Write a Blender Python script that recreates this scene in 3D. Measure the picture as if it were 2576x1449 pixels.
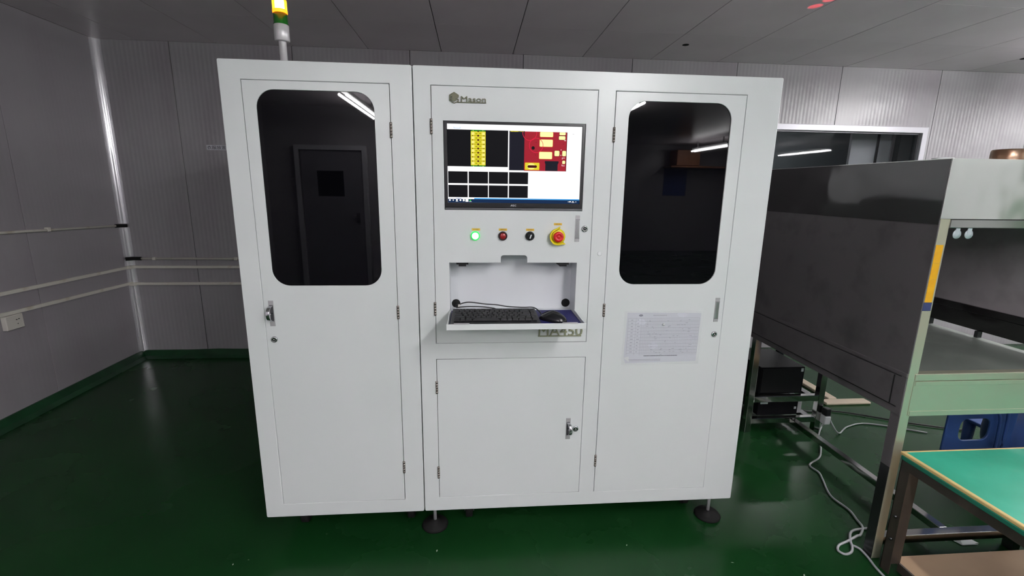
import bpy, bmesh, math, random
from mathutils import Vector, Matrix
random.seed(7)
S = bpy.context.scene
for o in list(bpy.data.objects): bpy.data.objects.remove(o)
COL = S.collection
PI = math.pi

# ------------------------------------------------------------------ camera
cam = bpy.data.cameras.new('camera'); camo = bpy.data.objects.new('camera', cam); COL.objects.link(camo)
cam.sensor_width = 36; cam.sensor_fit = 'HORIZONTAL'; cam.lens = 1168.352/2576*36
cam.clip_start = .02; cam.clip_end = 60
R_ = ((0.99674749,-0.07939843,0.01379614),(0.00321587,0.21024487,0.97764347),(0.08052392,0.97441931,-0.20981638))
camo.matrix_world = Matrix(((R_[0][0],R_[1][0],-R_[2][0],-0.141101),(R_[0][1],R_[1][1],-R_[2][1],-1.753334),
                            (R_[0][2],R_[1][2],-R_[2][2],1.475630),(0,0,0,1)))
S.camera = camo
# ------------------------------------------------------------------ view / world
S.view_settings.view_transform = 'Standard'; S.view_settings.look = 'None'
S.view_settings.gamma = 1; S.view_settings.use_curve_mapping = False
S.view_settings.exposure = 0.62
w = bpy.data.worlds.new('world'); S.world = w; w.use_nodes = True
w.node_tree.nodes['Background'].inputs[0].default_value = (.80,.86,.92,1)
w.node_tree.nodes['Background'].inputs[1].default_value = .02
TUBE = 82.0        # radiance of the fluorescent tubes
def spot(name, loc, target, size, power, colr, blend=.1, rad=.004):
    l = bpy.data.lights.new(name, 'SPOT'); l.energy = power; l.color = colr; l.spot_size = size; l.spot_blend = blend
    l.shadow_soft_size = rad
    o = bpy.data.objects.new(name, l); COL.objects.link(o); o.location = loc
    o.rotation_euler = (Vector(target)-Vector(loc)).to_track_quat('-Z','Y').to_euler(); return o

# ------------------------------------------------------------------ materials
def s2l(c):
    return tuple((x/12.92 if x <= .04045 else ((x+.055)/1.055)**2.4) for x in c)
def srgb(r,g,b): return s2l((r/255,g/255,b/255))
def M(name, col, rough=.5, metal=0, spec=.5, emit=None, es=1, noise=None, bump=None, alpha=1, coat=0, rnoise=None, trans=0):
    m = bpy.data.materials.new(name); m.use_nodes = True; nt = m.node_tree; b = nt.nodes['Principled BSDF']
    b.inputs['Base Color'].default_value = (*col,1); b.inputs['Roughness'].default_value = rough
    b.inputs['Metallic'].default_value = metal; b.inputs['Specular IOR Level'].default_value = spec
    b.inputs['Coat Weight'].default_value = coat; b.inputs['Coat Roughness'].default_value = .08
    b.inputs['Alpha'].default_value = alpha; b.inputs['Transmission Weight'].default_value = trans
    if emit: b.inputs['Emission Color'].default_value = (*emit,1); b.inputs['Emission Strength'].default_value = es
    tc = nt.nodes.new('ShaderNodeTexCoord')
    if noise:   # (scale, second colour, lo, hi, stretch)
        sc, c2, lo, hi, st = noise
        mp = nt.nodes.new('ShaderNodeMapping'); mp.inputs['Scale'].default_value = st
        nt.links.new(tc.outputs['Object'], mp.inputs[0])
        n = nt.nodes.new('ShaderNodeTexNoise'); n.inputs['Scale'].default_value = sc; n.inputs['Detail'].default_value = 5
        r = nt.nodes.new('ShaderNodeValToRGB'); r.color_ramp.elements[0].position = lo; r.color_ramp.elements[1].position = hi
        r.color_ramp.elements[0].color = (*col,1); r.color_ramp.elements[1].color = (*c2,1)
        nt.links.new(mp.outputs[0], n.inputs['Vector']); nt.links.new(n.outputs[0], r.inputs[0]); nt.links.new(r.outputs[0], b.inputs['Base Color'])
    if rnoise:
        sc, lo, hi = rnoise
        n = nt.nodes.new('ShaderNodeTexNoise'); n.inputs['Scale'].default_value = sc; n.inputs['Detail'].default_value = 4
        mr = nt.nodes.new('ShaderNodeMapRange'); mr.inputs['From Min'].default_value=.35; mr.inputs['From Max'].default_value=.65
        mr.inputs['To Min'].default_value = lo; mr.inputs['To Max'].default_value = hi
        nt.links.new(tc.outputs['Object'], n.inputs['Vector']); nt.links.new(n.outputs[0], mr.inputs[0]); nt.links.new(mr.outputs[0], b.inputs['Roughness'])
    if bump:    # (kind, scale, distance)
        kind, sc, dist = bump
        bp = nt.nodes.new('ShaderNodeBump'); bp.inputs['Distance'].default_value = dist; bp.inputs['Strength'].default_value = 1
        if kind == 'noise':
            n = nt.nodes.new('ShaderNodeTexNoise'); n.inputs['Scale'].default_value = sc; n.inputs['Detail'].default_value = 2
            nt.links.new(tc.outputs['Object'], n.inputs['Vector']); nt.links.new(n.outputs[0], bp.inputs['Height'])
        else:
            n = nt.nodes.new('ShaderNodeTexWave'); n.wave_type = 'BANDS'; n.bands_direction = kind; n.inputs['Scale'].default_value = sc
            n.inputs['Distortion'].default_value = 0
            nt.links.new(tc.outputs['Object'], n.inputs['Vector'])
            n2 = nt.nodes.new('ShaderNodeTexNoise'); n2.inputs['Scale'].default_value = 7; n2.inputs['Detail'].default_value = 2
            nt.links.new(tc.outputs['Object'], n2.inputs['Vector'])
            ad = nt.nodes.new('ShaderNodeMath'); ad.operation = 'MULTIPLY_ADD'; ad.inputs[1].default_value = 6.0
            nt.links.new(n2.outputs[0], ad.inputs[0]); nt.links.new(n.outputs[0], ad.inputs[2]); nt.links.new(ad.outputs[0], bp.inputs['Height'])
        nt.links.new(bp.outputs[0], b.inputs['Normal'])
    return m
m_paint = M('white_powder_coat', (.78,.80,.81), .30, bump=('noise',420,.00012), noise=(1.3,(.75,.775,.785),.4,.6,(1,1,1)))
m_paint_in = M('white_recess_paint', (.74,.76,.79), .45)
m_plug = M('plug_plastic', (.84,.86,.87), .5)
m_blackglass = M('black_tinted_glass', (.002,.002,.003), .015, spec=.27)
m_dark = M('dark_void', (.01,.01,.011), .7)
m_blackpl = M('black_plastic', (.008,.008,.010), .4, spec=.35)
m_key = M('key_plastic', (.010,.0105,.012), .5, spec=.25)
m_mouse = M('mouse_plastic', (.009,.009,.011), .25)
m_bezel = M('bezel_plastic', (.008,.008,.010), .3)
m_sil = M('brushed_aluminium', (.62,.62,.64), .28, 1)
m_chrome = M('chrome', (.60,.60,.63), .16, 1)
m_handle = M('satin_handle', (.50,.49,.51), .45, .35)
m_steel_dk = M('dark_trim', (.12,.12,.13), .4, .6)
m_hinge = M('brass_hinge', (.30,.26,.24), .4, .8)
m_letter = M('olive_metal_letters', (.15,.148,.095), .42, .2)
m_letter2 = M('pale_olive_letters', (.30,.31,.21), .42, .2)
m_green_b = M('green_lens', (.02,.5,.08), .3, emit=(.0,.45,.05), es=.9)
m_green_w = M('lit_lens', (.9,1,.9), .3, emit=(.80,1,.86), es=3.0)
m_redlens = M('dark_red_lens', (.28,.01,.012), .3)
m_redring = M('black_red_ring', (.02,.004,.006), .35)
m_red = M('red_button', (.62,.012,.016), .38)
m_yellow = M('yellow_shroud', (.80,.66,.008), .38)
m_tag = M('amber_tag', (.78,.50,.06), .5)
m_tagink = M('tag_ink', (.18,.07,.01), .6)
m_white = M('white_plastic', (.75,.76,.78), .4)
m_bluemat = M('blue_mat', (.010,.010,.11), .6)
m_paper = M('paper', (.66,.67,.74), .6)
m_ink = M('print_grey', (.26,.26,.32), .7)
m_ink2 = M('print_black', (.05,.05,.07), .7)
m_pouch = M('clear_pouch', (.9,.92,.95), .08, alpha=.13, spec=.8, bump=('noise',26,.006))
m_floor = M('green_epoxy', (.0050,.036,.0085), .28, spec=.2, noise=(1.6,(.0080,.048,.0120),.3,.75,(1,1,1)), rnoise=(2.5,.22,.30), bump=('noise',1.4,.0003))
m_cove = M('green_cove_paint', (.006,.055,.017), .3, noise=(9,(.004,.038,.012),.4,.6,(1,1,1)))
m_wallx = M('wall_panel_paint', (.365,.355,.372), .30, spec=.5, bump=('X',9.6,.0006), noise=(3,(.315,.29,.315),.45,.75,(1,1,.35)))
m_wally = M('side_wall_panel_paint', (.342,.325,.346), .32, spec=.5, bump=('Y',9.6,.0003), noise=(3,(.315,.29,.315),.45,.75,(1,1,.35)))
m_ceil = M('ceiling_panel_paint', (.84,.77,.81), .30, noise=(2,(.78,.71,.75),.4,.7,(1,1,1)))
m_seam = M('seam_dark', (.02,.02,.02), .7)
m_cornerstrip = M('corner_strip_aluminium', (.85,.84,.88), .2, .6)
m_trunk = M('cream_trunking', (.72,.70,.63), .5, noise=(5,(.40,.30,.17),.58,.8,(1,1,1)))
m_blackrub = M('black_rubber', (.007,.007,.007), .75, spec=.25)
m_outlet = M('outlet_plastic', (.66,.63,.58), .5)
m_sign = M('sign_plastic', (.72,.72,.78), .5)
m_winframe = M('window_frame_aluminium', (.62,.61,.66), .35, .2)
m_pane = M('window_pane', (.01,.012,.014), .02, alpha=.22, spec=.6)
m_backroom = M('back_room_wall', (.02,.026,.03), .7)
m_partition = M('partition_grey', (.80,.85,.92), .6)
m_ssd = M('stainless_film_dark', (.112,.100,.106), .42, .15, noise=(7,(.07,.063,.068),.52,.72,(1,1,1)), rnoise=(4,.34,.5))
m_ssin = M('stainless_inner', (.34,.31,.325), .45, .15, noise=(6,(.22,.20,.21),.5,.75,(1,1,1)))
m_ssp = M('stainless_polished', (.86,.86,.83), .13, 1, bump=('noise',3.2,.010))
m_ssdp = M('stainless_dark_polished', (.15,.145,.148), .12, .95, bump=('noise',2.6,.04))
m_ssl = M('stainless_light', (.56,.55,.42), .32, .62, bump=('noise',6,.002))
m_sst = M('stainless_table', (.26,.29,.26), .45, .45, noise=(3,(.38,.42,.38),.45,.7,(1,1,1)))
m_tube = M('stainless_tube', (.50,.50,.48), .14, 1)
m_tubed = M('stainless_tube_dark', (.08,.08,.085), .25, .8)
m_tape = M('yellow_tape', (.80,.42,.006), .5, noise=(30,(.75,.35,.004),.4,.6,(1,1,1)))
m_bluetape = M('blue_tape', (.03,.04,.13), .5)
m_matg = M('teal_mat', (.018,.35,.22), .42, noise=(4,(.03,.42,.28),.35,.7,(1,1,1)), rnoise=(6,.35,.55))
m_matedge = M('cream_edging', (.68,.48,.20), .55)
m_matdk = M('mat_side_teal', (.005,.15,.09), .5)
m_brown = M('dark_brown_steel', (.060,.047,.038), .45, .3, noise=(9,(.09,.07,.055),.45,.65,(1,1,.3)))
m_board = M('kraft_board', (.50,.34,.21), .7, noise=(3,(.43,.29,.18),.4,.65,(1,1,1)))
m_case = M('computer_case_black', (.008,.008,.010), .6, spec=.12)
m_duct = M('cream_floor_duct', (.62,.52,.40), .5)
m_cable = M('grey_cable', (.36,.37,.38), .45)
m_bcable = M('black_cable', (.008,.008,.009), .45)
m_stool = M('blue_chair_plastic', (.020,.065,.23), .45)
m_copper = M('copper_roll', (.34,.19,.12), .28, .8, noise=(12,(.50,.38,.28),.45,.6,(1,1,.1)))
m_copper_in = M('roll_core', (.65,.55,.45), .5)
m_lens_g = M('tower_green_lens', (.008,.16,.012), .22, spec=.6)
m_lens_o = M('tower_amber_lens', (1,.25,.01), .3, emit=(1,.20,.008), es=2.2)
m_lens_y = M('tower_lit_lens', (1,.5,.02), .2, emit=(1,.55,.02), es=1.5, alpha=.55)
m_towersil = M('tower_silver', (.72,.71,.73), .35, .3)
m_lens_core = M('tower_lamp_core', (1,.9,.6), .3, emit=(1,.80,.35), es=14)
m_film = M('clear_film', (.6,.65,.6), .15, alpha=.18)
m_scrap = M('white_scrap', (.55,.60,.60), .6)
m_hole = M('hole_black', (.004,.004,.004), .8)
m_tubeglow = M('fluorescent_glow', (1,1,1), .4, emit=(1.0,.985,.992), es=TUBE)
m_housing = M('lamp_housing', (.5,.5,.5), .4)
m_door = M('grey_room_door', (.20,.19,.215), .4)
m_poster = M('blue_poster', (.03,.06,.22), .5)
m_orange = M('orange_carton', (.30,.12,.05), .6)
m_speck = M('pale_debris', (.40,.44,.36), .7)

# ------------------------------------------------------------------ geometry helpers
WL = {}
def tag(o, label=None, cat=None, group=None, kind=None):
    if label: o['label'] = label
    if cat: o['category'] = cat
    if group: o['group'] = group
    if kind: o['kind'] = kind
    return o
def place(o, world, parent):
    WL[o.name] = Vector(world)
    if parent: o.parent = parent; o.location = Vector(world)-WL[parent.name]
    else: o.location = world
def thing(name, loc, label, cat, group=None):
    o = bpy.data.objects.new(name, None); COL.objects.link(o); o.empty_display_size = .1
    place(o, loc, None); return tag(o, label, cat, group)
def finish(me, name, mats, parent, bevel=0, smooth=False, seg=2):
    xs=[v.co for v in me.vertices]
    c = Vector(((min(v.x for v in xs)+max(v.x for v in xs))/2,(min(v.y for v in xs)+max(v.y for v in xs))/2,min(v.z for v in xs)))
    for v in me.vertices: v.co -= c
    o = bpy.data.objects.new(name, me); COL.objects.link(o)
    for m in (mats if isinstance(mats,(list,tuple)) else [mats]): me.materials.append(m)
    place(o, c, parent)
    if smooth:
        for p in me.polygons: p.use_smooth = True
    if bevel:
        b = o.modifiers.new('bevel','BEVEL'); b.width = bevel; b.segments = seg; b.limit_method = 'ANGLE'; b.angle_limit = math.radians(40)
    return o
class MB:
    def __init__(s): s.bm = bmesh.new()
    def box(s, x0,x1,y0,y1,z0,z1, mi=0):
        vs=[s.bm.verts.new(p) for p in ((x0,y0,z0),(x1,y0,z0),(x1,y1,z0),(x0,y1,z0),(x0,y0,z1),(x1,y0,z1),(x1,y1,z1),(x0,y1,z1))]
        for f in ((0,3,2,1),(4,5,6,7),(0,1,5,4),(1,2,6,5),(2,3,7,6),(3,0,4,7)):
            q=s.bm.faces.new([vs[i] for i in f]); q.material_index=mi
        return s
    def quad(s, pts, mi=0):
        q=s.bm.faces.new([s.bm.verts.new(p) for p in pts]); q.material_index=mi; return s
    def lathe(s, c, axis, prof, seg=24, mi=0, smooth=True):
        # prof: list of (r, h) along axis
        ax=Vector(axis).normalized(); u=ax.orthogonal().normalized(); v=ax.cross(u); c=Vector(c); rings=[]
        for r,h in prof:
            if r<1e-6: rings.append([s.bm.verts.new(c+ax*h)])
            else: rings.append([s.bm.verts.new(c+ax*h+(u*math.cos(2*PI*i/seg)+v*math.sin(2*PI*i/seg))*r) for i in range(seg)])
        for a,b in zip(rings,rings[1:]):
            for i in range(seg):
                j=(i+1)%seg
                if len(a)==1 and len(b)==1: continue
                if len(a)==1: q=s.bm.faces.new((a[0],b[i],b[j]))
                elif len(b)==1: q=s.bm.faces.new((a[i],b[0],a[j]))
                else: q=s.bm.faces.new((a[i],b[i],b[j],a[j]))
                q.material_index=mi; q.smooth=smooth
        return s
    def cyl(s, c, axis, r, h, seg=20, mi=0):
        return s.lathe(c,axis,[(0,0),(r,0),(r,h),(0,h)],seg,mi,smooth=False)
    def tube(s, pts, r, seg=8, mi=0):
        pts=[Vector(p) for p in pts]; rings=[]; n=len(pts); up=Vector((0,0,1))
        for i,p in enumerate(pts):
            t=((pts[min(i+1,n-1)]-pts[max(i-1,0)])).normalized()
            a=t.cross(up); a=a.normalized() if a.length>1e-3 else Vector((1,0,0)); b=a.cross(t)
            rings.append([s.bm.verts.new(p+(a*math.cos(2*PI*k/seg)+b*math.sin(2*PI*k/seg))*r) for k in range(seg)])
        for x,y in zip(rings,rings[1:]):
            for k in range(seg):
                l=(k+1)%seg; q=s.bm.faces.new((x[k],x[l],y[l],y[k])); q.smooth=True; q.material_index=mi
        for rg in (rings[0],rings[-1]):
            try: s.bm.faces.new(rg).material_index=mi
            except Exception: pass
        return s
    def build(s, name, mats, parent=None, bevel=0, seg=2):
        bmesh.ops.recalc_face_normals(s.bm, faces=s.bm.faces)
        me=bpy.data.meshes.new(name); s.bm.to_mesh(me); s.bm.free()
        return finish(me,name,mats,parent,bevel,False,seg)
def smooth_path(pts, n=6):
    P=[Vector(p) for p in pts]; P=[P[0]]+P+[P[-1]]; out=[]
    for i in range(1,len(P)-2):
        for k in range(n):
            t=k/n; a,b,c,d=P[i-1],P[i],P[i+1],P[i+2]
            out.append(.5*((2*b)+(c-a)*t+(2*a-5*b+4*c-d)*t*t+(3*b-a-3*c+d)*t**3))
    out.append(P[-2]); return out
def rrect(x0,x1,z0,z1,r,n=6):
    out=[]
    for cx,cz,a0 in ((x1-r,z1-r,0),(x0+r,z1-r,90),(x0+r,z0+r,180),(x1-r,z0+r,270)):
        for k in range(n+1):
            a=math.radians(a0+90*k/n); out.append((cx+r*math.cos(a),cz+r*math.sin(a)))
    return out
def rect(x0,x1,z0,z1): return [(x0,z0),(x1,z0),(x1,z1),(x0,z1)]
def plate(name, outlines, y0, y1, mat, parent=None, bevel=.0012, front='y'):
    """solid plate in the x-z plane from y0 (front) to y1, holes by even-odd"""
    cu=bpy.data.curves.new(name,'CURVE'); cu.dimensions='2D'; cu.fill_mode='BOTH'
    cu.extrude=(y1-y0)/2-bevel; cu.bevel_depth=bevel; cu.offset=-bevel; cu.bevel_resolution=2
    for ol in outlines:
        sp=cu.splines.new('POLY'); sp.points.add(len(ol)-1); sp.use_cyclic_u=True
        for p,(x,z) in zip(sp.points,ol): p.co=(x,z,0,1)
    t=bpy.data.objects.new('tmp',cu); COL.objects.link(t)
    me=bpy.data.meshes.new_from_object(t.evaluated_get(bpy.context.evaluated_depsgraph_get())); bpy.data.objects.remove(t); bpy.data.curves.remove(cu)
    ym=(y0+y1)/2
    for v in me.vertices: v.co=Vector((v.co.x, ym-v.co.z, v.co.y))
    me.materials.clear(); me.name=name
    return finish(me,name,mat,parent)
def text(name, body, x, y, z, size, depth, mat, parent=None, width=None, bold=0, shear=0, kind=None):
    cu=bpy.data.curves.new(name,'FONT'); cu.body=body; cu.size=size; cu.extrude=depth/2; cu.offset=bold; cu.resolution_u=3; cu.shear=shear
    t=bpy.data.objects.new('tmp',cu); COL.objects.link(t)
    me=bpy.data.meshes.new_from_object(t.evaluated_get(bpy.context.evaluated_depsgraph_get())); bpy.data.objects.remove(t); bpy.data.curves.remove(cu)
    if not len(me.vertices): return None
    x0=min(v.co.x for v in me.vertices); x1=max(v.co.x for v in me.vertices); k=(width/(x1-x0)) if width else 1
    for v in me.vertices: v.co=Vector((x+(v.co.x-x0)*k, y-v.co.z, z+v.co.y))
    me.materials.clear(); me.name=name
    return finish(me,name,mat,parent)
def mesh_copy(o, world, parent):
    c=o.copy(); COL.objects.link(c); c.parent=None; place(c, world, parent); return c
class Art:
    """flat print: coloured shapes on a plane facing -y, each layer 0.15 mm in front of the last"""
    def __init__(s,y): s.b=MB(); s.y=y; s.m=[]; s.n=0
    def mi(s,m):
        if m not in s.m: s.m.append(m)
        return s.m.index(m)
    def r(s,x0,x1,z0,z1,m,l=1): y=s.y-l*.00015; s.b.quad([(x0,y,z0),(x1,y,z0),(x1,y,z1),(x0,y,z1)],s.mi(m)); return s
    def poly(s,pts,m,l=1): y=s.y-l*.00015; s.b.quad([(x,y,z) for x,z in pts],s.mi(m)); return s
    def disc(s,x,z,r,m,l=1,n=16,k=1): return s.poly([(x+r*math.cos(2*PI*i/n),z+k*r*math.sin(2*PI*i/n)) for i in range(n)],m,l)
    def ring(s,x,z,r,t,m,l=1,n=40,a0=0,a1=2*PI):
        y=s.y-l*.00015
        for i in range(n):
            a=a0+(a1-a0)*i/n; b=a0+(a1-a0)*(i+1)/n
            s.b.quad([(x+r*math.cos(a),y,z+r*math.sin(a)),(x+(r+t)*math.cos(a),y,z+(r+t)*math.sin(a)),(x+(r+t)*math.cos(b),y,z+(r+t)*math.sin(b)),(x+r*math.cos(b),y,z+r*math.sin(b))],s.mi(m))
        return s
    def build(s,name,parent): return s.b.build(name,s.m,parent)

# ------------------------------------------------------------------ the room
XL, YB, ZC = -3.012, 2.319, 2.54
XR, YF = 9.0, -9.5
fl = MB().box(XL-.3,XR,YF,YB+3.2,-.1,0).build('floor',m_floor); tag(fl,kind='structure')
# back wall: backing + 1.135 m sandwich panels with joints
WX0,WX1,WZ0,WZ1 = 2.30,3.90,.95,2.04          # window opening
wb = MB()
wb.box(XL-.1,WX0,YB+.03,YB+.10,0,ZC).box(WX1,XR,YB+.03,YB+.10,0,ZC).box(WX0,WX1,YB+.03,YB+.10,0,WZ0).box(WX0,WX1,YB+.03,YB+.10,WZ1,ZC)
wback = wb.build('wall_back', m_seam); tag(wback,kind='structure')
seams=[XL]+[-2.475+.912*k for k in range(0,6)]+[3.03,3.96]+[3.96+.95*k for k in range(1,6)]
for a,b in zip(seams,seams[1:]):
    a+=.0022; b-=.0022
    if b<WX0 or a>WX1: ol=rect(a,b,0,ZC)
    elif a<WX0 and b<WX1: ol=[(a,0),(b,0),(b,WZ0),(WX0,WZ0),(WX0,WZ1),(b,WZ1),(b,ZC),(a,ZC)]
    elif a>=WX0 and b>WX1: ol=[(a,0),(b,0),(b,ZC),(a,ZC),(a,WZ1),(WX1,WZ1),(WX1,WZ0),(a,WZ0)]
    else: ol=None
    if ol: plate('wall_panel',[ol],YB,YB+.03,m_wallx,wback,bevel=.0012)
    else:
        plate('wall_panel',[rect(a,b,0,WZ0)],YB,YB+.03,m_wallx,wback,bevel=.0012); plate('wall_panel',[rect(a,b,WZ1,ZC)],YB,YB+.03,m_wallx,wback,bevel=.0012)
wl = MB().box(XL-.10,XL-.03,YF,YB+.1,0,ZC).build('wall_left', m_seam); tag(wl,kind='structure')
ys=[YB]+[1.48-1.135*k for k in range(0,10)]
for b,a in zip(ys,ys[1:]):
    a=max(a,YF)
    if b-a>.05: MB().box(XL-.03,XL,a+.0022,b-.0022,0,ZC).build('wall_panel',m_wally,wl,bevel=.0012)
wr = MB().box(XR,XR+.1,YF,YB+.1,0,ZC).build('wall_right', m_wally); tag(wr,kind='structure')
wf = MB().box(.6,XR,YF-.1,YF,0,ZC).build('wall_front', m_wally); tag(wf,kind='structure')
wf2 = MB().box(XL,.6,-5.25,-5.15,0,ZC).box(.5,.6,YF,-5.25,0,ZC).build('wall_partition', m_wally); tag(wf2,kind='structure')
ce = MB().box(XL-.1,XR,YF,YB+.1,ZC+.012,ZC+.1).build('ceiling', m_seam); tag(ce,kind='structure')
cx=[XL]+[-2.70+.575*k for k in range(0,16)]; cy=[YB]+[1.672-.69*k for k in range(0,5)]
for i,(a,b) in enumerate(zip(cx,cx[1:])):
    for j,(d,c) in enumerate(zip(cy,cy[1:])):
        g=.0026; dz=random.uniform(0,.0012)
        MB().box(a+g,b-g,c+.0006,d-.0006,ZC+dz*.5,ZC+.012).build('ceiling_panel',m_ceil,ce,bevel=.0008)
MB().box(XL,XR,YF,cy[-1],ZC,ZC+.012).box(cx[-1],XR,cy[-1],YB,ZC,ZC+.012).build('ceiling_field',m_ceil,ce)
# green cove (sloped skirting) at the foot of both walls
def cove_strip(p0,p1,nrm,name):
    b=bmesh.new(); n=24; rows=[]
    for i in range(n+1):
        p=Vector(p0).lerp(Vector(p1),i/n); j=random.uniform(-.004,.004)
        rows.append([b.verts.new(p+Vector((0,0,.062+j))),b.verts.new(p+Vector(nrm)*.008+Vector((0,0,.060+j))),b.verts.new(p+Vector(nrm)*.035+Vector((0,0,.018))),b.verts.new(p+Vector(nrm)*.075+Vector((0,0,.0015))),b.verts.new(p+Vector((0,0,0.0)))])
    for r,s_ in zip(rows,rows[1:]):
        for k in range(4): f=b.faces.new((r[k],r[k+1],s_[k+1],s_[k]))
    bmesh.ops.recalc_face_normals(b,faces=b.faces); me=bpy.data.meshes.new(name); b.to_mesh(me); b.free()
    return tag(finish(me,name,m_cove,None),kind='structure')
cove_strip((XL,YB,0),(2.0,YB,0),(0,-1,0),'baseboard_back')
cove_strip((XL,-5.15,0),(XL,YB,0),(1,0,0),'baseboard_left')
# aluminium cove strip in the corner
b=bmesh.new(); ra=.048; ring0=[];ring1=[]
for k in range(9):
    a=PI/2*k/8; x=XL+ra-ra*math.cos(a)*1.0; y=YB-ra+ra*math.sin(a)
    ring0.append((x,y))
vs=[[b.verts.new((x,y,z)) for x,y in ring0] for z in (.05,ZC)]
for k in range(8):
    f=b.faces.new((vs[0][k],vs[0][k+1],vs[1][k+1],vs[1][k])); f.smooth=True
me=bpy.data.meshes.new('trim_1'); b.to_mesh(me); b.free(); tag(finish(me,'trim_1',m_cornerstrip,None),kind='structure')
# ceiling holes
for i,(x,y) in enumerate(((1.435,1.90),(4.22,1.905))):
    h=MB().lathe((x,y,ZC-.004),(0,0,1),[(0,0),(.018,0),(.024,.002),(.024,.006)],16).build('ceiling_hole_cap',m_hole)
    tag(h,['small round black fitting in the ceiling panel above the white machine','black ceiling fitting near the right edge above the steel hood'][i],'fitting')
# window
win=thing('window_1',(3.1,YB,WZ0),'dark internal window in the back wall','window'); 
del win['category']; del win['label']; win['kind']='structure'
fw=.045
plate('window_frame',[rect(WX0-.02,WX1+.02,WZ0-.02,WZ1+.02),rect(WX0+.03,WX1-.03,WZ0+.03,WZ1-.03)],YB-.018,YB+.05,m_winframe,win,bevel=.003)
plate('window_bead',[rect(WX0+.03,WX1-.03,WZ0+.03,WZ1-.03),rect(WX0+.042,WX1-.042,WZ0+.042,WZ1-.042)],YB+.012,YB+.05,m_steel_dk,win,bevel=.001)
MB().box(WX0+.03,WX1-.03,YB+.030,YB+.036,WZ0+.03,WZ1-.03).build('window_pane',m_pane,win)
# the dark room behind the window
br=MB().box(1.2,6.5,YB+3.0,YB+3.05,0,ZC).box(1.15,1.2,YB+.1,YB+3.05,0,ZC).box(6.5,6.55,YB+.1,YB+3.05,0,ZC).box(1.2,6.5,YB+.1,YB+3.05,ZC,ZC+.05).build('wall_back_room',m_backroom); tag(br,kind='structure')
sc=thing('partition_screen',(3.8,YB+.36,0),'pale grey partition panels standing behind the window glass','partition')
MB().box(3.50,3.76,YB+.34,YB+.37,0,2.35).build('panel',m_partition,sc,bevel=.003)
MB().box(3.775,3.91,YB+.34,YB+.37,0,2.35).build('panel',m_partition,sc,bevel=.003)
MB().box(3.757,3.78,YB+.33,YB+.38,0,2.35).build('post',m_tubed,sc,bevel=.002)
MB().box(3.91,3.94,YB+.33,YB+.38,0,2.35).build('post',m_sil,sc,bevel=.002)
# trunking and pipes
def trunk(z0l,z1l,zb,name,label):
    t=thing(name,(XL,YB,z1l),label,'cable duct')
    b=MB(); # left run
    b.box(XL,XL+.014,-1.0,YB-.0,0,0.0) if False else None
    b=MB(); n=10
    for i in range(n):
        ya=-1.5+(YB+1.5)*i/n; yb=-1.5+(YB+1.5)*(i+1)/n
        za=z0l+(z1l-z0l)*((ya-1.2)/(YB-1.2)); zb_=z0l+(z1l-z0l)*((yb-1.2)/(YB-1.2))
        vs=[b.bm.verts.new(p) for p in ((XL,ya,za-.011),(XL+.016,ya,za-.011),(XL+.016,ya,za+.011),(XL,ya,za+.011),(XL,yb,zb_-.011),(XL+.016,yb,zb_-.011),(XL+.016,yb,zb_+.011),(XL,yb,zb_+.011))]
        for f in ((0,1,2,3),(7,6,5,4),(0,4,5,1),(1,5,6,2),(2,6,7,3),(3,7,4,0)): b.bm.faces.new([vs[i] for i in f])
    b.build('side_run',m_trunk,t)
    MB().box(XL,.5,YB-.016,YB,zb-.011,zb+.011).build('back_run',m_trunk,t,bevel=.002)
    MB().box(XL,XL+.045,YB-.045,YB-.0,zb-.0125,zb+.0125).build('corner_piece',m_trunk,t,bevel=.002)
trunk(.806,.79,.791,'upper_cable_trunking','cream wall trunking running round the corner, the upper of two')
trunk(.680,.655,.648,'lower_cable_trunking','cream wall trunking running round the corner above the socket, lowest of all')
t=thing('wall_conduit_pipe',(XL,YB,1.14),'thin cream pipe high on the left wall with black end elbow','pipe')
MB().tube([(XL+.012,-1.5,1.21),(XL+.012,1.32,1.168),(XL+.012,YB-.06,1.137)],.009,10).build('pipe_run',m_trunk,t)
MB().tube([(XL+.014,YB-.10,1.138),(XL+.016,YB-.045,1.136),(XL+.04,YB-.015,1.134)],.0145,10).build('end_elbow',m_blackrub,t)
for y in (.6,1.62): MB().box(XL,XL+.024,y-.012,y+.012,1.148,1.176).build('clip',m_trunk,t,bevel=.002)
t=thing('back_conduit_pipe',(XL,YB,.86),'thin cream pipe on the back wall starting in a black elbow','pipe')
MB().tube([(XL+.10,YB-.012,.862),(.5,YB-.012,.862)],.009,10).build('pipe_run',m_trunk,t)
MB().tube([(XL+.012,YB-.05,.863),(XL+.05,YB-.016,.863),(XL+.11,YB-.013,.862)],.0145,10).build('end_elbow',m_blackrub,t)
for x in (-2.8,-2.15): MB().box(x-.012,x+.012,YB-.024,YB,.850,.874).build('clip',m_trunk,t,bevel=.002)
# socket on left wall
t=thing('wall_socket',(XL,1.26,.59),'grimy cream wall socket under the lowest trunking on the left wall','socket')
MB().box(XL,XL+.030,1.200,1.312,.578,.666).build('faceplate',m_outlet,t,bevel=.004)
MB().box(XL+.0295,XL+.0306,1.262,1.272,.632,.637).box(XL+.0295,XL+.0306,1.277,1.287,.634,.639).build('socket_slots',m_hole,t)
MB().box(XL+.0295,XL+.0306,1.268,1.274,.606,.611).build('socket_slots',m_hole,t)
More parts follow.
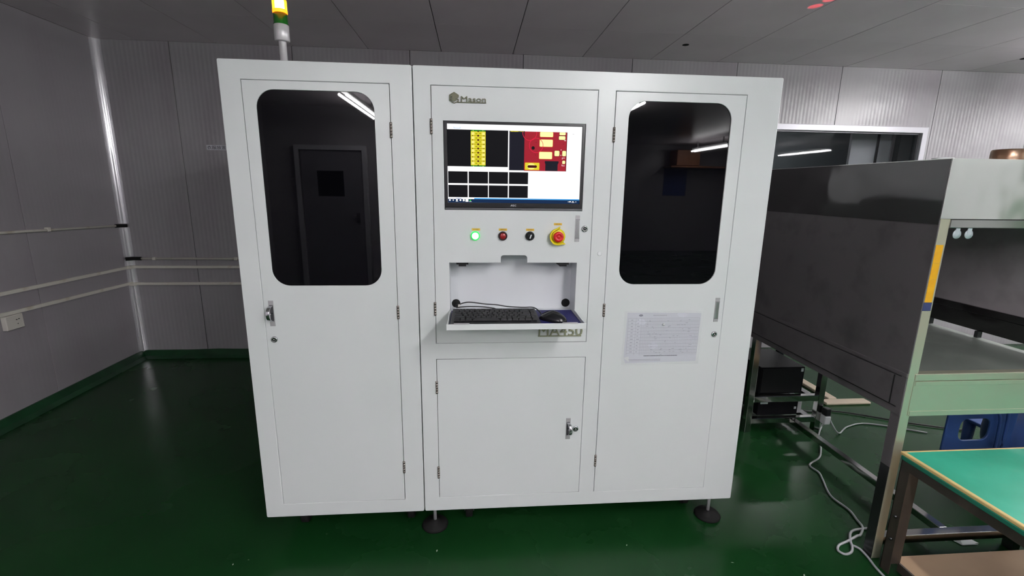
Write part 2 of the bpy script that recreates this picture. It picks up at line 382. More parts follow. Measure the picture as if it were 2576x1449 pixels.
# wall label
t=thing('wall_label',(-2.19,YB,1.745),'small grey label with black Chinese characters on the back wall beside the machine','sign')
MB().box(-2.285,-2.085,YB-.003,YB,1.744,1.782).build('label_plate',m_sign,t,bevel=.001)
text('lettering','衣服放置区',-2.279,YB-.0034,1.7525,.030,.0008,m_ink2,t,width=.182)
# room door and things on the walls behind the camera (seen in the black glass)
d1=thing('door_1',(-2.1,-5.15,0),'x','x'); del d1['label']; del d1['category']; d1['kind']='structure'
plate('door_leaf',[rect(-2.53,-1.70,.01,1.95),rect(-2.32,-1.96,1.33,1.68)],-5.11,-5.08,m_door,d1)
plate('door_frame',[rect(-2.60,-1.63,0,2.02),rect(-2.54,-1.69,-.0,1.96)],-5.14,-5.05,m_winframe,d1)
MB().box(-2.32,-1.96,-5.10,-5.09,1.33,1.68).build('vision_pane',m_blackglass,d1)
MB().box(-1.80,-1.76,-5.08,-5.03,.98,1.10).box(-1.86,-1.76,-5.05,-5.03,1.05,1.07).build('door_handle',m_chrome,d1,bevel=.004)
po=MB().box(4.45,5.02,YF,YF+.01,1.35,1.98).build('poster',m_poster); tag(po,'blue poster on the far wall mirrored in the right door glass','poster')
ct=MB().box(4.55,5.1,YF+.02,YF+.45,2.05,2.40).box(4.4,6.2,YF,YF+.5,2.0,2.04).build('carton_on_shelf',m_orange,bevel=.01); tag(ct,'orange carton on a high shelf mirrored in the right door glass','carton')

# ------------------------------------------------------------------ fluorescent lamps
def lamp(p0,p1,z,label):
    p0=Vector((p0[0],p0[1],z)); p1=Vector((p1[0],p1[1],z)); d=(p1-p0).normalized(); n=Vector((-d.y,d.x,0)); mid=(p0+p1)/2
    t=thing('fluorescent_light',mid,label,'lamp','tube lights hung under the ceiling')
    def bar(name,a,b,w,z0,z1,mat,bv=0):
        m=MB(); v=[m.bm.verts.new(q+n*sx*w+Vector((0,0,zz-z))) for zz in (z0,z1) for q,sx in ((a,-1),(b,-1),(b,1),(a,1))]
        for f in ((0,3,2,1),(4,5,6,7),(0,1,5,4),(1,2,6,5),(2,3,7,6),(3,0,4,7)): m.bm.faces.new([v[i] for i in f])
        m.build(name,mat,t,bevel=bv)
    bar('housing',p0,p1,.03,z+.03,z+.07,m_housing,.006)
    bar('hanger',p0+d*.2,p0+d*.22,.01,z+.07,ZC,m_housing); bar('hanger',p1-d*.22,p1-d*.2,.01,z+.07,ZC,m_housing)
    for s_ in (-1,1): MB().tube([p0+n*.035*s_,p1+n*.035*s_],.014,10).build('tube',m_tubeglow,t)
lamp((-1.42,-4.8),(-1.42,-3.2),2.35,'left tube light behind the camera, mirrored in the left door glass')
lamp((1.56,-4.75),(1.56,-3.15),2.35,'tube light behind the camera mirrored at the corner of the right door glass')
lamp((1.0,-2.9),(1.0,-1.5),2.35,'added tube light just behind the camera for the highlight and tray shadow on the machine')  # extra lamp outside the lamp grid, added to light the machine front
lamp((4.8,-8.8),(4.8,-7.3),2.35,'far tube light near the poster wall')
lamp((4.4,-.65),(4.4,1.25),2.40,'tube light beyond the right edge above the steel hood')
lamp((7.3,-.7),(7.3,.9),2.38,'tube light far to the right, mirrored as a streak on the back wall')
lamp((7.3,-4.75),(7.3,-3.15),2.35,'tube light mirrored in the dark window')
lamp((4.4,-4.75),(4.4,-3.15),2.35,'tube light behind the camera on the right')

lamp((3.2,4.2),(4.6,4.2),2.40,'added unseen tube light brightening the partition behind the window')  # hidden lamp added to brighten the partition panels
wc=thing('added_white_cupboard',(3.17,-2.05,0),'unseen white cupboard added behind the camera to reflect bright in the steel hood fascia','cupboard')  # out-of-view white body added for the fascia to reflect
MB().box(2.60,3.74,-2.3,-1.82,.05,2.1).build('cupboard_body',m_paint,wc,bevel=.004)
for x in (2.61,3.175): MB().box(x,x+.545,-1.82,-1.80,.08,2.07).build('cupboard_door',m_paint,wc,bevel=.003)
for x in (3.11,3.21): MB().box(x,x+.02,-1.80,-1.775,1.0,1.14).build('cupboard_handle',m_chrome,wc,bevel=.004)
gs=thing('added_green_panel',(4.5,-2.0,0),'unseen dull green panel added beside the white cupboard for the hood fascia reflection','panel')  # out-of-view green body added for the green part of the fascia reflection
MB().box(3.78,5.4,-2.02,-1.98,.25,1.9).build('screen_panel',M('dull_green_panel',(.16,.26,.17),.5),gs,bevel=.003)
for x in (3.80,5.36): MB().box(x,x+.03,-2.2,-1.8,0,.03).box(x,x+.03,-2.02,-1.98,.03,.25).build('foot',m_tubed,gs,bevel=.003)

# unseen spot lamps added to throw two red dots onto the ceiling
spot('added_red_spot',(2.2,.55,1.66),(1.850,1.095,ZC),math.radians(3.4),34,(1,.05,.08))
spot('added_red_spot',(2.2,.52,1.66),(1.862,1.00,ZC),math.radians(3.2),34,(1,.05,.08))

# ------------------------------------------------------------------ the white machine
ZB,ZT = .13,1.888
G=.002
def shell(x0,x1,parent):
    b=MB(); d=.9
    b.box(x0,x0+.003,.0185,d,ZB,ZT).box(x1-.003,x1,.0185,d,ZB,ZT).box(x0+.003,x1-.003,.0185,d,ZT-.003,ZT).box(x0+.003,x1-.003,.0185,d,ZB,ZB+.003).box(x0+.003,x1-.003,d-.003,d,ZB+.003,ZT-.003)
    b.build('cabinet_body',m_paint,parent)
def gasket(x0,x1,z0,z1,parent):  # black seal strip added so the door gaps read dark
    plate('gap_dark_gasket',[rect(x0-.008,x1+.008,z0-.008,z1+.008),rect(x0+.012,x1-.012,z0+.012,z1-.012)],.0182,.0215,m_blackrub,parent,bevel=.0005)
def hinge(x,z,parent,l=.053):
    b=MB(); n=5
    for k in range(n):
        z0=z-l/2+l*k/n
        b.lathe((x,-.0015,z0+.0004),(0,0,1),[(0,0),(.0048,0),(.0048,l/n-.0008),(0,l/n-.0008)],12)
    b.lathe((x,-.0015,z-l/2),(0,0,1),[(0,0),(.0036,0),(.0036,l),(0,l)],10)
    return b.build('hinge',m_hinge,parent)
def lock(x,z,parent):
    b=MB().lathe((x,0,z),(0,-1,0),[(.0125,0),(.0125,.003),(.0105,.0055),(.0065,.0065),(.0062,.0055)],28,0)
    b.lathe((x,-.0050,z),(0,-1,0),[(.0062,0),(0,.0001)],20,1)
    b.lathe((x,-.0050,z),(0,-1,0),[(.0032,0),(.0032,.0022),(0,.0024)],14,0)
    return b.build('lock',[m_chrome,m_hole],parent)
def handle_flush(x,z0,z1,parent,w=.0185):
    plate('handle_plate',[rect(x-w/2,x+w/2,z0,z1)],-.0025,.0,m_handle,parent,bevel=.0007)
    b=MB().box(x-w*.36,x+w*.36,-.0040,-.0025,z0+.014,z1-.017); b.build('handle_grip',m_sil,parent,bevel=.0008)
    for z in (z1-.0165,z0+.012): MB().box(x-w/2,x+w/2,-.0028,-.0024,z,z+.0014).build('handle_groove',m_steel_dk,parent)
def handle_open(x,z0,z1,parent,w=.0185,tilt=0.0):
    plate('handle_plate',[rect(x-w/2,x+w/2,z0,z1),rect(x-w*.36,x+w*.36,z0+.017,z1-.017)],-.0025,.0,m_handle,parent,bevel=.0007)
    MB().box(x-w*.36,x+w*.36,-.0006,.001,z0+.017,z1-.017).build('handle_pocket',m_steel_dk,parent)
    zc=(z0+z1)/2; r=(z1-z0)/2-.018; b=bmesh.new(); n=18; rows=[]
    for k in range(n+1):
        a=-PI/2+PI*k/n; ro,ri=r,r-.003
        for_=[]
        for xx in (x-w*.34,x+w*.34):
            for rr in (ro,ri):
                for_.append(b.verts.new((xx+tilt*rr*math.cos(a),-.001-rr*.95*math.cos(a),zc+rr*math.sin(a))))
        rows.append(for_)
    for p,q in zip(rows,rows[1:]):
        for i,j in ((0,1),(1,3),(3,2),(2,0)):
            f=b.faces.new((p[i],p[j],q[j],q[i])); f.smooth = (i,j) in ((2,0),(1,3))
    for rg in (rows[0],rows[-1]): b.faces.new((rg[0],rg[1],rg[3],rg[2]))
    bmesh.ops.recalc_face_normals(b,faces=b.faces); me=bpy.data.meshes.new('handle_grip'); b.to_mesh(me); b.free()
    finish(me,'handle_grip',m_chrome,parent,bevel=.0006)
    MB().tube([(x,-.001,zc),(x+tilt*r*.9,-r*.9,zc)],.0035,10).build('handle_strut',m_chrome,parent)
def glazed_door(x0,x1,z0,z1,wx0,wx1,wz0,wz1,parent,hx,hz):
    d=plate('door',[rect(x0+G,x1-G,z0+G,z1-G),rrect(wx0,wx1,wz0,wz1,.062,10)],0,.018,m_paint,parent)
    plate('door_glass',[rrect(wx0-.02,wx1+.02,wz0-.02,wz1+.02,.062,10)],.0025+.002,.010,m_blackglass,d,bevel=.0005)
    b=MB()
    for z in hz: hinge(hx,z,d)
    return d
# left cabinet
cl=thing('left_machine_cabinet',(-.678,.45,ZB),'narrow white metal cabinet with dark glazed door, left unit of the inspection machine','cabinet')
shell(-1.0,-.3570,cl)
plate('front_frame',[rrect(-1.0,-.3565,ZB,ZT,.006,4),rect(-.9295,-.4335,.189,1.8258)],0,.018,m_paint,cl,bevel=.002)
d=glazed_door(-.9295,-.4335,.189,1.8258,-.886,-.489,1.109,1.795,cl,-.4335,(1.671,1.004,.342))
handle_open(-.9005,.954,1.053,d,tilt=-.12); lock(-.9005,.901,d)
# wide right cabinet
cr=thing('right_machine_cabinet',(.322,.45,ZB),'wide white metal cabinet with screen, buttons and three doors, right unit of the inspection machine','cabinet')
shell(-.3525,1.0,cr)
plate('front_frame',[rrect(-.353,1.0,ZB,ZT,.006,4),rect(-.2925,.3075,.875,1.826),rect(-.2925,.3075,.1925,.811),rect(.3715,.868,.191,1.8253)],0,.018,m_paint,cr,bevel=.002)
MB().lathe((.342,0,1.233),(0,-1,0),[(.0088,-.001),(.0088,.0012),(.0075,.002),(0,.0022)],24).build('blanking_plug',m_plug,cr)
d=glazed_door(.3715,.868,.191,1.8253,.424,.816,1.111,1.793,cr,.3715,(1.673,1.007,.342))
handle_flush(.8385,.955,1.055,d); lock(.8385,.902,d)
d=plate('door',[rect(-.2925+G,.3075-G,.1925+G,.811-G)],0,.018,m_paint,cr)
for z in (.692,.312): hinge(-.2925,z,d)
handle_open(.2475,.448,.543,d,tilt=.22); lock(.279,.494,d)
for q in ((-.2925,.3075,.875,1.826),(-.2925,.3075,.1925,.811),(.3715,.868,.191,1.8253)): gasket(*q,cr)
gasket(-.9295,-.4335,.189,1.8258,cl)
# control door: monitor cut-out and keyboard bay with notch
bay=[(-.236,.992),(.254,.992),(.254,1.197),(.0605,1.197)]
r=.012
for k in range(7): a=math.radians(0+90*k/6); bay.append((.0605-r+r*math.cos(a),1.2255-r+r*math.sin(a)))
for k in range(7): a=math.radians(90+90*k/6); bay.append((-.0405+r+r*math.cos(a),1.2255-r+r*math.sin(a)))
bay+= [(-.0405,1.197),(-.236,1.197)]
cd=plate('control_door',[rect(-.2925+G,.3075-G,.875+G,1.826-G),rect(-.2505,.2665,1.3945,1.7085),bay],0,.018,m_paint,cr)
for z in (1.687,1.017): hinge(-.2925,z,cd)
handle_flush(.2505,1.279,1.379,cd,w=.017); lock(.2785,1.328,cd)
# bay box
b=MB(); b.box(-.239,-.2362,.018,.102,.985,1.235).box(.2542,.257,.018,.102,.985,1.235).box(-.2362,.2542,.100,.103,.985,1.235).box(-.2362,.2542,.018,.100,1.228,1.235).box(-.2362,.2542,.018,.100,.985,.9915)
b.build('keyboard_bay',m_paint_in,cd)
for x in (-.216,.236): MB().lathe((x,.0998,1.0135),(0,-1,0),[(.0175,0),(.0175,.0008),(.0155,.0012),(0,.0002)],28).build('grommet_hole',m_hole,cd)
for x in (-.187,.203):
    MB().box(x-.023,x+.023,.012,.040,1.188,1.1968).box(x-.014,x+.014,.010,.044,1.181,1.190).build('magnetic_catch',m_blackpl,cd,bevel=.001)
MB().box(-.2362,.2542,.016,.020,1.1975,1.2275).build('bay_lip',m_paint_in,cd) if False else None
# fold-down tray
tr=MB(); tr.box(-.2365,.2515,-.200,.060,.9935,.9965).box(-.2375,-.2340,-.200,.0,.9935,1.0105).box(.2490,.2525,-.200,.0,.9935,1.0105).box(-.2385,.2535,-.2035,-.1985,.9925,1.0135)
tr.build('keyboard_tray',m_paint,cd,bevel=.001)
MB().box(-.232,.247,-.196,.04,.9966,.9985).build('tray_mat',m_bluemat,cd)
for x in (-.186,.196): MB().box(x-.027,x+.027,-.2042,-.1925,1.0125,1.0152).build('magnet_strip',m_handle,cd,bevel=.0006)
# letters
text('model_lettering','MA450',.112,-.003,.9035,.060,.006,m_letter2,cd,width=.176,bold=0)
MB().box(.110,.284,-.006,0,.9005,.9045).build('model_lettering_bar',m_letter2,cd,bevel=.0004)
text('brand_lettering','Mason',-.1865,-.0025,1.7725,.0265,.005,m_letter,cd,width=.088,bold=0)
MB().box(-.199,-.0975,-.005,0,1.7690,1.7715).build('brand_lettering_bar',m_letter,cd,bevel=.0003)
# hexagon emblem
def hexpts(x,z,r,k=1): return [(x+r*k*math.cos(math.radians(90+60*i)),z+r*math.sin(math.radians(90+60*i))) for i in range(6)]
hx_,hz_,hr=-.2105,1.7845,.0195
o1=hexpts(hx_,hz_,hr,.98); i1=hexpts(hx_,hz_,hr*.86,.98)
plate('emblem_outline',[[o1[0],o1[1],o1[2],i1[2],i1[1],i1[0],i1[5],(i1[5][0],hz_+.002),(o1[5][0],hz_+.002),o1[5]]],-.005,0,m_letter,cd,bevel=.0002)
plate('emblem_base',[[(o1[2][0],hz_-.0088),(hx_,hz_-.0190),(o1[4][0],hz_-.0115),(o1[4][0],hz_-.0035),(o1[4][0]-.0025,hz_-.0035),(o1[4][0]-.0025,hz_-.0095),(hx_,hz_-.0160),(o1[2][0],hz_-.0062)]],-.005,0,m_letter,cd,bevel=.0002)
q=hexpts(hx_-.0005,hz_+.0018,.0150,.95)
plate('emblem_block',[[(hx_-.0005,hz_+.0172),(q[5][0]+.003,q[5][1]),(hx_+.0145,hz_+.0010),(hx_+.003,hz_-.0052),(hx_+.0138,hz_+.0010-.0025),(hx_+.0138,hz_-.0045),(hx_,hz_-.0125),(q[2][0]-.001,hz_-.006),(q[1][0]+.001,q[1][1]-.001)],
      [(hx_-.0095,hz_-.0050),(hx_-.0070,hz_-.0065),(hx_-.0070,hz_+.0045),(hx_-.0095,hz_+.0040)]],-.005,0,m_letter,cd,bevel=.0002)
# push buttons
def btn(x,z,ringm,capm,name,cap=.0115):
    MB().lathe((x,0,z),(0,-1,0),[(.0172,0),(.0172,.006),(.0155,.0095),(cap+.0012,.0100),(cap,.0080)],28).build(name+'_ring',ringm,cd)
    if capm: MB().lathe((x,-.0075,z),(0,-1,0),[(cap,0),(cap,.0035),(cap-.002,.0050),(0,.0055)],28).build(name,capm,cd)
btn(-.1375,1.2995,m_green_b,m_green_w,'green_lit_button',.0122)
btn(-.0340,1.2995,m_redring,m_redlens,'red_button')
btn(.0690,1.3000,m_blackpl,m_blackpl,'selector_switch')
lv=MB(); c=Vector((.0698,-.0188,1.299)); dx,dz=.0022,.0072
for s_ in (1,): lv.quad([(c.x-.0020-dx,c.y,c.z-dz),(c.x+.0022-dx,c.y,c.z-dz),(c.x+.0022+dx,c.y,c.z+dz),(c.x-.0020+dx,c.y,c.z+dz)],1)
lv.tube([(c.x-dx*1.3,-.0145,c.z-dz*1.35),(c.x+dx*1.3,-.0145,c.z+dz*1.35)],.0038,10,0)
lv.build('selector_lever',[m_blackpl,m_white],cd)
# emergency stop
ex,ez=.1745,1.2985
MB().lathe((ex,0,ez),(0,-1,0),[(.0300,0),(.0300,.004),(.018,.0045),(0,.0046)],36).build('emergency_stop_base',m_yellow,cd)
b=bmesh.new(); n=40; rows=[]
for k in range(n+1):
    t=k/n; a=math.radians(78+(318-78)*t); fl_=max(0,(abs(t-.5)-.38)/.12); ro=.0305+fl_**2*.0085; ri=ro-.0030; h=.021-.006*fl_
    if t>.9: ro+=.002*(t-.9)*10; ri=ro-.003
    ca,sa=math.cos(a),math.sin(a)
    rows.append([b.verts.new((ex+ro*ca,-.002,ez+ro*sa)),b.verts.new((ex+(ro+.001)*ca,-h,ez+(ro+.001)*sa)),b.verts.new((ex+ri*ca,-h,ez+ri*sa)),b.verts.new((ex+(ri-.006)*ca,-.005,ez+(ri-.006)*sa))])
for p,q_ in zip(rows,rows[1:]):
    for i in range(4):
        f=b.faces.new((p[i],p[(i+1)%4],q_[(i+1)%4],q_[i])); f.smooth=i!=1
for rg in (rows[0],rows[-1]): b.faces.new(rg)
bmesh.ops.recalc_face_normals(b,faces=b.faces); me=bpy.data.meshes.new('emergency_stop_shroud'); b.to_mesh(me); b.free()
finish(me,'emergency_stop_shroud',m_yellow,cd)
MB().lathe((ex+.001,-.0045,ez),(0,-1,0),[(.011,0),(.011,.010),(.0192,.012),(.0200,.017),(.0180,.0215),(.0095,.0230),(.0090,.0222),(.0045,.0222),(.004,.0229),(0,.0230)],36).build('emergency_stop_button',m_red,cd)
# little amber tags with a line of tiny print
for x,z in ((-.135,1.3232),(-.0335,1.3232),(.0695,1.3232),(.175,1.3450)):
    a=Art(-.0008); 
    a.r(x-.0155,x+.0155,z-.0042,z+.0042,m_tag,1)
    for k in range(4):
        u=x-.0095+k*.0050
        a.r(u,u+.0038,z+.0014,z+.0021,m_tagink,2).r(u+.0004,u+.0034,z-.0004,z+.0003,m_tagink,2).r(u+.0015,u+.0023,z-.0022,z+.0022,m_tagink,3).r(u,u+.0036,z-.0023,z-.0016,m_tagink,2)
    a.build('button_tag',cd)
# ---- monitor set into the control door
mo=thing('monitor',(.008,.02,1.3945),'black widescreen monitor set into the white machine showing inspection software','monitor')
plate('bezel',[rrect(-.2490,.2655,1.4045,1.7085,.003,3),rect(-.2375,.2555,1.4215,1.6995)],.0015,.030,m_bezel,mo,bevel=.001)
MB().box(-.2470,.2640,.014,.045,1.4055,1.7075).build('housing',m_blackpl,mo)
MB().box(-.2490,.2655,.0008,.020,1.3955,1.4035).build('base_strip',m_steel_dk,mo,bevel=.001)
def E(name,r,g,b_,k=1.0):
    c=srgb(r,g,b_); return M(name,(.004,.004,.004),.4,spec=.05,emit=c,es=k*.66)
e_w=E('px_white',253,253,255,1.1); e_k=E('px_black',20,20,26,.6); e_k2=E('px_slate',30,30,44,.7); e_y=E('px_yellow',228,214,50); e_y2=E('px_pale_yellow',250,240,130)
e_ol=E('px_olive',175,170,15); e_gr=E('px_green',40,130,30); e_br=E('px_maroon',70,8,14); e_rd=E('px_red',165,32,48); e_pk=E('px_rose',232,30,70)
e_cr=E('px_cream',255,246,170,1.1); e_or=E('px_orange',225,120,15); e_bl=E('px_sky',70,165,235); e_nv=E('px_navy',18,44,80); e_bl2=E('px_blue',35,100,190); e_pw=E('px_pinkwhite',240,200,205); e_g2=E('px_leaf',60,200,90)
a=Art(.0125)
X0,X1,Z0,Z1=-.2375,.2555,1.4215,1.6995
a.r(X0,X1,Z0,Z1,e_w,0)
a.r(X0,-.0170,1.5520,1.6805,e_k,1); a.r(-.0125,.0430,1.5410,1.6800,e_k2,1); a.r(.0430,.2010,1.5400,1.6790,e_rd,1)
a.r(-.2135,-.1900,1.6845,1.6855,e_bl,1).r(-.2135,-.2125,1.6845,1.6895,e_bl,1).r(-.191,-.1900,1.6845,1.6895,e_bl,1)
# board view
bx0,bx1,bz0,bz1=-.1530,-.0990,1.5545,1.6780
a.r(bx0+.001,bx1-.001,1.5520,1.6805,e_gr,2); a.r(bx0,bx1,bz0+.002,bz1-.003,e_y,3)
mid=(bx0+bx1)/2; hh=(bz1-bz0-.005)/8
for k in range(9):
    z=bz0+.002+hh*k
    if 0<k<8:
        a.r(bx0+.006,bx1-.006,z-.0005,z+.0005,e_br,5); a.disc(mid,z,.0034,e_br,6)
        a.disc(bx0+.006,z,.0018,e_br,6,8).disc(bx1-.006,z,.0018,e_br,6,8)
    else: a.disc(mid,z,.0026,e_br,6)
    if k<8:
        a.disc(mid-.0065,z+hh*.45,.0040,e_ol,5,12,.7).disc(mid+.0070,z+hh*.55,.0040,e_ol,5,12,.7)
        a.r(bx0+.0025,bx0+.013,z+hh*.2,z+hh*.8,e_y2,4).r(bx1-.013,bx1-.0025,z+hh*.2,z+hh*.8,e_y2,4)
for k in range(26):
    z=bz0+.004+(bz1-bz0-.01)*k/26
    for x in (bx0+.0018,bx1-.0022): a.r(x,x+.0006,z,z+.0026,e_gr,6)
    a.r(mid-.0003,mid+.0003,z,z+.0030,e_ol,5)
for x in (bx0+.009,bx1-.010):
    a.disc(x,1.6775,.0013,e_y2,4,8).disc(x+.001,1.5535,.0013,e_y2,4,8)
# X-ray view on the right
def rr_(x0,x1,z0,z1,m,l,rad=.003): a.poly(rrect(x0,x1,z0,z1,rad,3),m,l)
for (x0,x1,z0,z1) in ((.1000,.1480,1.6615,1.6785),(.0995,.1475,1.6270,1.6520),(.0985,.1465,1.5835,1.6085)):
    rr_(x0-.001,x1+.001,z0-.001,min(z1+.001,1.679),e_or,2); rr_(x0,x1,z0,z1,e_cr,3)
for (x0,x1,z0,z1) in ((.1715,.1945,1.6690,1.6785),(.1700,.1940,1.6525,1.6655),(.1555,.1735,1.5945,1.6135),(.1845,.1985,1.5945,1.6135),(.1855,.1965,1.5665,1.5785)):
    rr_(x0-.001,x1+.001,z0-.001,min(z1+.001,1.679),e_br,2); rr_(x0,x1,z0,z1,e_cr,3)
rr_(.0455,.1010,1.5425,1.5700,e_or,2); rr_(.0465,.0998,1.5437,1.5690,e_y,3,.002); a.disc(.0700,1.5560,.0145,e_y2,4,20,.8); rr_(.0560,.0910,1.5510,1.5600,e_br,5,.004)
a.poly([(.1200,1.5760),(.1720,1.5760),(.1720,1.5700),(.1685,1.5650),(.1685,1.5410),(.1225,1.5410),(.1225,1.5650),(.1200,1.5700)],e_k2,3)
a.ring(.0865,1.6310,.0245,.0018,e_pk,4); a.ring(.0620,1.6735,.0245,.0018,e_pk,4,30,math.radians(-193),math.radians(12)); a.disc(.0755,1.6215,.0062,e_k,3)
for x,z in ((.0860,1.6415),(.0845,1.5975),(.1870,1.6380)): a.disc(x,z,.0012,e_br,3,8)
for (x0,x1,z0,z1) in ((.190,.1965,1.6485,1.6515),(.1780,.1815,1.6150,1.6180),(.1775,.1810,1.5960,1.5990),(.1840,.1950,1.5870,1.5893),(.1840,.1862,1.5830,1.5890),(.1835,.1950,1.5590,1.5612),(.1835,.1857,1.5600,1.5650)): a.r(x0,x1,z0,z1,e_pw,3)
a.r(.1990,.2010,1.5400,1.6790,e_br,5)
for k in range(9): a.disc(-.0065+k*.0055,1.6785,.0026 if k<5 else .0018,e_y,5,8,.7)
# thumbnail grid
gx=(-.2360,-.1610,-.0870,-.0120); 
for k,x in enumerate(gx):
    a.r(x,x+.0710,1.4915,1.5340,e_k,1).r(x,x+.0710,1.4410,1.4850,e_k,1)
a.r(.2200,.2265,1.6735,1.6742,e_k2,1)
# task bar
a.r(-.1410,X1,1.4345,1.4385,e_bl,1).r(X0,X1,Z0,1.4345,e_nv,2)
a.r(-.2080,-.1880,1.4360,1.4375,e_bl2,1)
a.disc(-.2310,1.4300,.0032,e_w,3).disc(-.2185,1.4300,.0024,e_w,3).disc(-.2050,1.4305,.0036,e_w,3).r(-.2095,-.2005,1.4250,1.4262,e_w,3).disc(-.1920,1.4302,.0034,e_w,3).r(-.1832,-.1765,1.4262,1.4340,e_w,3).r(-.1735,-.1625,1.4245,1.4340,e_w,3).disc(-.1555,1.4298,.0030,e_g2,3).r(-.1600,-.1505,1.4245,1.4257,e_w,3)
for x0,x1,z0,z1 in ((.2120,.2140,1.4275,1.4295),(.2155,.2185,1.427,1.4300),(.2190,.2240,1.4270,1.4310),(.2285,.2345,1.4290,1.4310),(.2265,.2370,1.4255,1.4272),(.2415,.2445,1.4270,1.4300)): a.r(x0,x1,z0,z1,e_w,3)
a.build('screen',mo)
# maker lettering on bezel: slanted A, O, C
m_logo=M('bezel_lettering',(.85,.85,.9),.4)
a=Art(.0013); lx,lz=-.0065,1.4095; h=.0062
a.poly([(lx,lz),(lx+.0013,lz),(lx+.0050,lz+h),(lx+.0037,lz+h)],m_logo).poly([(lx+.0047,lz),(lx+.0060,lz),(lx+.0060,lz+h),(lx+.0047,lz+h)],m_logo)
for x0 in (lx+.0075,lx+.0157):
    a.r(x0,x0+.0013,lz+.0008,lz+h-.0008,m_logo).r(x0+.0008,x0+.0060,lz,lz+.0013,m_logo).r(x0+.0008,x0+.0060,lz+h-.0013,lz+h,m_logo)
a.r(lx+.0122,lx+.0135,lz+.0008,lz+h-.0008,m_logo)
a.build('maker_lettering',mo)
# ---- keyboard
kb=thing('keyboard',(-.068,-.105,.9985),'compact black keyboard on the fold-down tray','keyboard')
KX0,KX1,KY0,KY1=-.2265,.0955,-.190,-.008
def kz(y): return 1.0075+.012*(y-KY0)/(KY1-KY0)
b=MB(); v=[b.bm.verts.new(p) for p in ((KX0-.003,KY0,.9986),(KX1+.003,KY0,.9986),(KX1,KY1,.9986),(KX0,KY1,.9986),(KX0,KY0+.006,kz(KY0)),(KX1,KY0+.006,kz(KY0)),(KX1-.003,KY1,kz(KY1)),(KX0+.003,KY1,kz(KY1)))]
for f in ((0,3,2,1),(4,5,6,7),(0,1,5,4),(1,2,6,5),(2,3,7,6),(3,0,4,7)): b.bm.faces.new([v[i] for i in f])
b.build('keyboard_body',m_blackpl,kb,bevel=.003)
proto={}
def key(x0,x1,y0,y1):
    w_=round(x1-x0,4); z=kz((y0+y1)/2)
    if w_ not in proto:
        b=MB(); hx=(x1-x0)/2; hy=(y1-y0)/2
        v=[b.bm.verts.new(p) for p in ((-hx,-hy,0),(hx,-hy,0),(hx,hy,0),(-hx,hy,0),(-hx*.84,-hy*.7,.0062),(hx*.84,-hy*.7,.0062),(hx*.84,hy*.8,.0062),(-hx*.84,hy*.8,.0062))]
        for f in ((4,5,6,7),(0,1,5,4),(1,2,6,5),(2,3,7,6),(3,0,4,7)): b.bm.faces.new([v[i] for i in f])
        o=b.build('key',m_key,kb); proto[w_]=o; mesh=o; place(o,((x0+x1)/2,(y0+y1)/2,z),kb); o.parent=kb
    else: mesh_copy(proto[w_],((x0+x1)/2,(y0+y1)/2,z),kb)
rows_=[[1]*15,[1]*13+[2],[1.5]+[1]*12+[1.5],[1.75]+[1]*11+[2.25],[2.25]+[1]*10+[1.75,1],[1.25,1,1.25,5.5,1.25,1,1.25,1.25,1.25]]
ky=KY1-.024
for i,rw in enumerate(rows_):
    tot=sum(rw); W_=.300 if i==0 else .280; ksz=.012 if i==0 else .0215; u=W_/tot; x=KX0+.011
    for q in rw:
        key(x+.0007,x+u*q-.0007,ky-ksz+.0012,ky); x+=u*q
    if i: key(KX0+.011+.2835,KX0+.011+.2995,ky-ksz+.0012,ky)
    ky-=ksz
a=None
b=MB()
for k in range(7): b.lathe((KX0+.026+k*.0135,KY1-.012,kz(KY1-.012)),(0,0,1),[(0,.0),(.0038,0),(.0038,.0012),(0,.0014)],10)
b.build('media_buttons',m_sil,kb)
# ---- mouse
ms=thing('mouse',(.150,-.118,.9986),'black computer mouse on the blue mat right of the keyboard','mouse')
b=bmesh.new(); bmesh.ops.create_uvsphere(b,u_segments=24,v_segments=14,radius=1)
rot=Matrix.Rotation(math.radians(52),3,'Z')
for v in b.verts:
    p=v.co.copy(); L=.056; W_=.031*(1-.12*p.y); H=.036
    z=max(p.z,-.05); hump=1-.35*max(0,p.y)-.12*max(0,-p.y)
    q=Vector((p.x*W_*(1-.10*math.cos(p.y*2.6)),p.y*L,(z+.05)*H*hump)); q=rot@q; v.co=q+Vector((.148,-.112,.9986))
me=bpy.data.meshes.new('mouse_shell'); b.to_mesh(me); b.free(); finish(me,'mouse_shell',m_mouse,ms,smooth=True)
def onm(t,k): # point along the mouse ridge
    q=rot@Vector((k,t*.056,0)); hh_=(math.sqrt(max(0,1-t*t))+.05)*.036*(1-.35*max(0,t)-.12*max(0,-t)); return (q.x+.148,q.y-.112,.9986+hh_+.0003)
MB().tube([onm(t,0) for t in (.35,.5,.65,.8)],.0022,8).build('scroll_wheel',m_blackrub,ms)
MB().tube([onm(t,0) for t in (-.05,.1,.25,.35)],.0010,6).build('button_seam',m_steel_dk,ms)
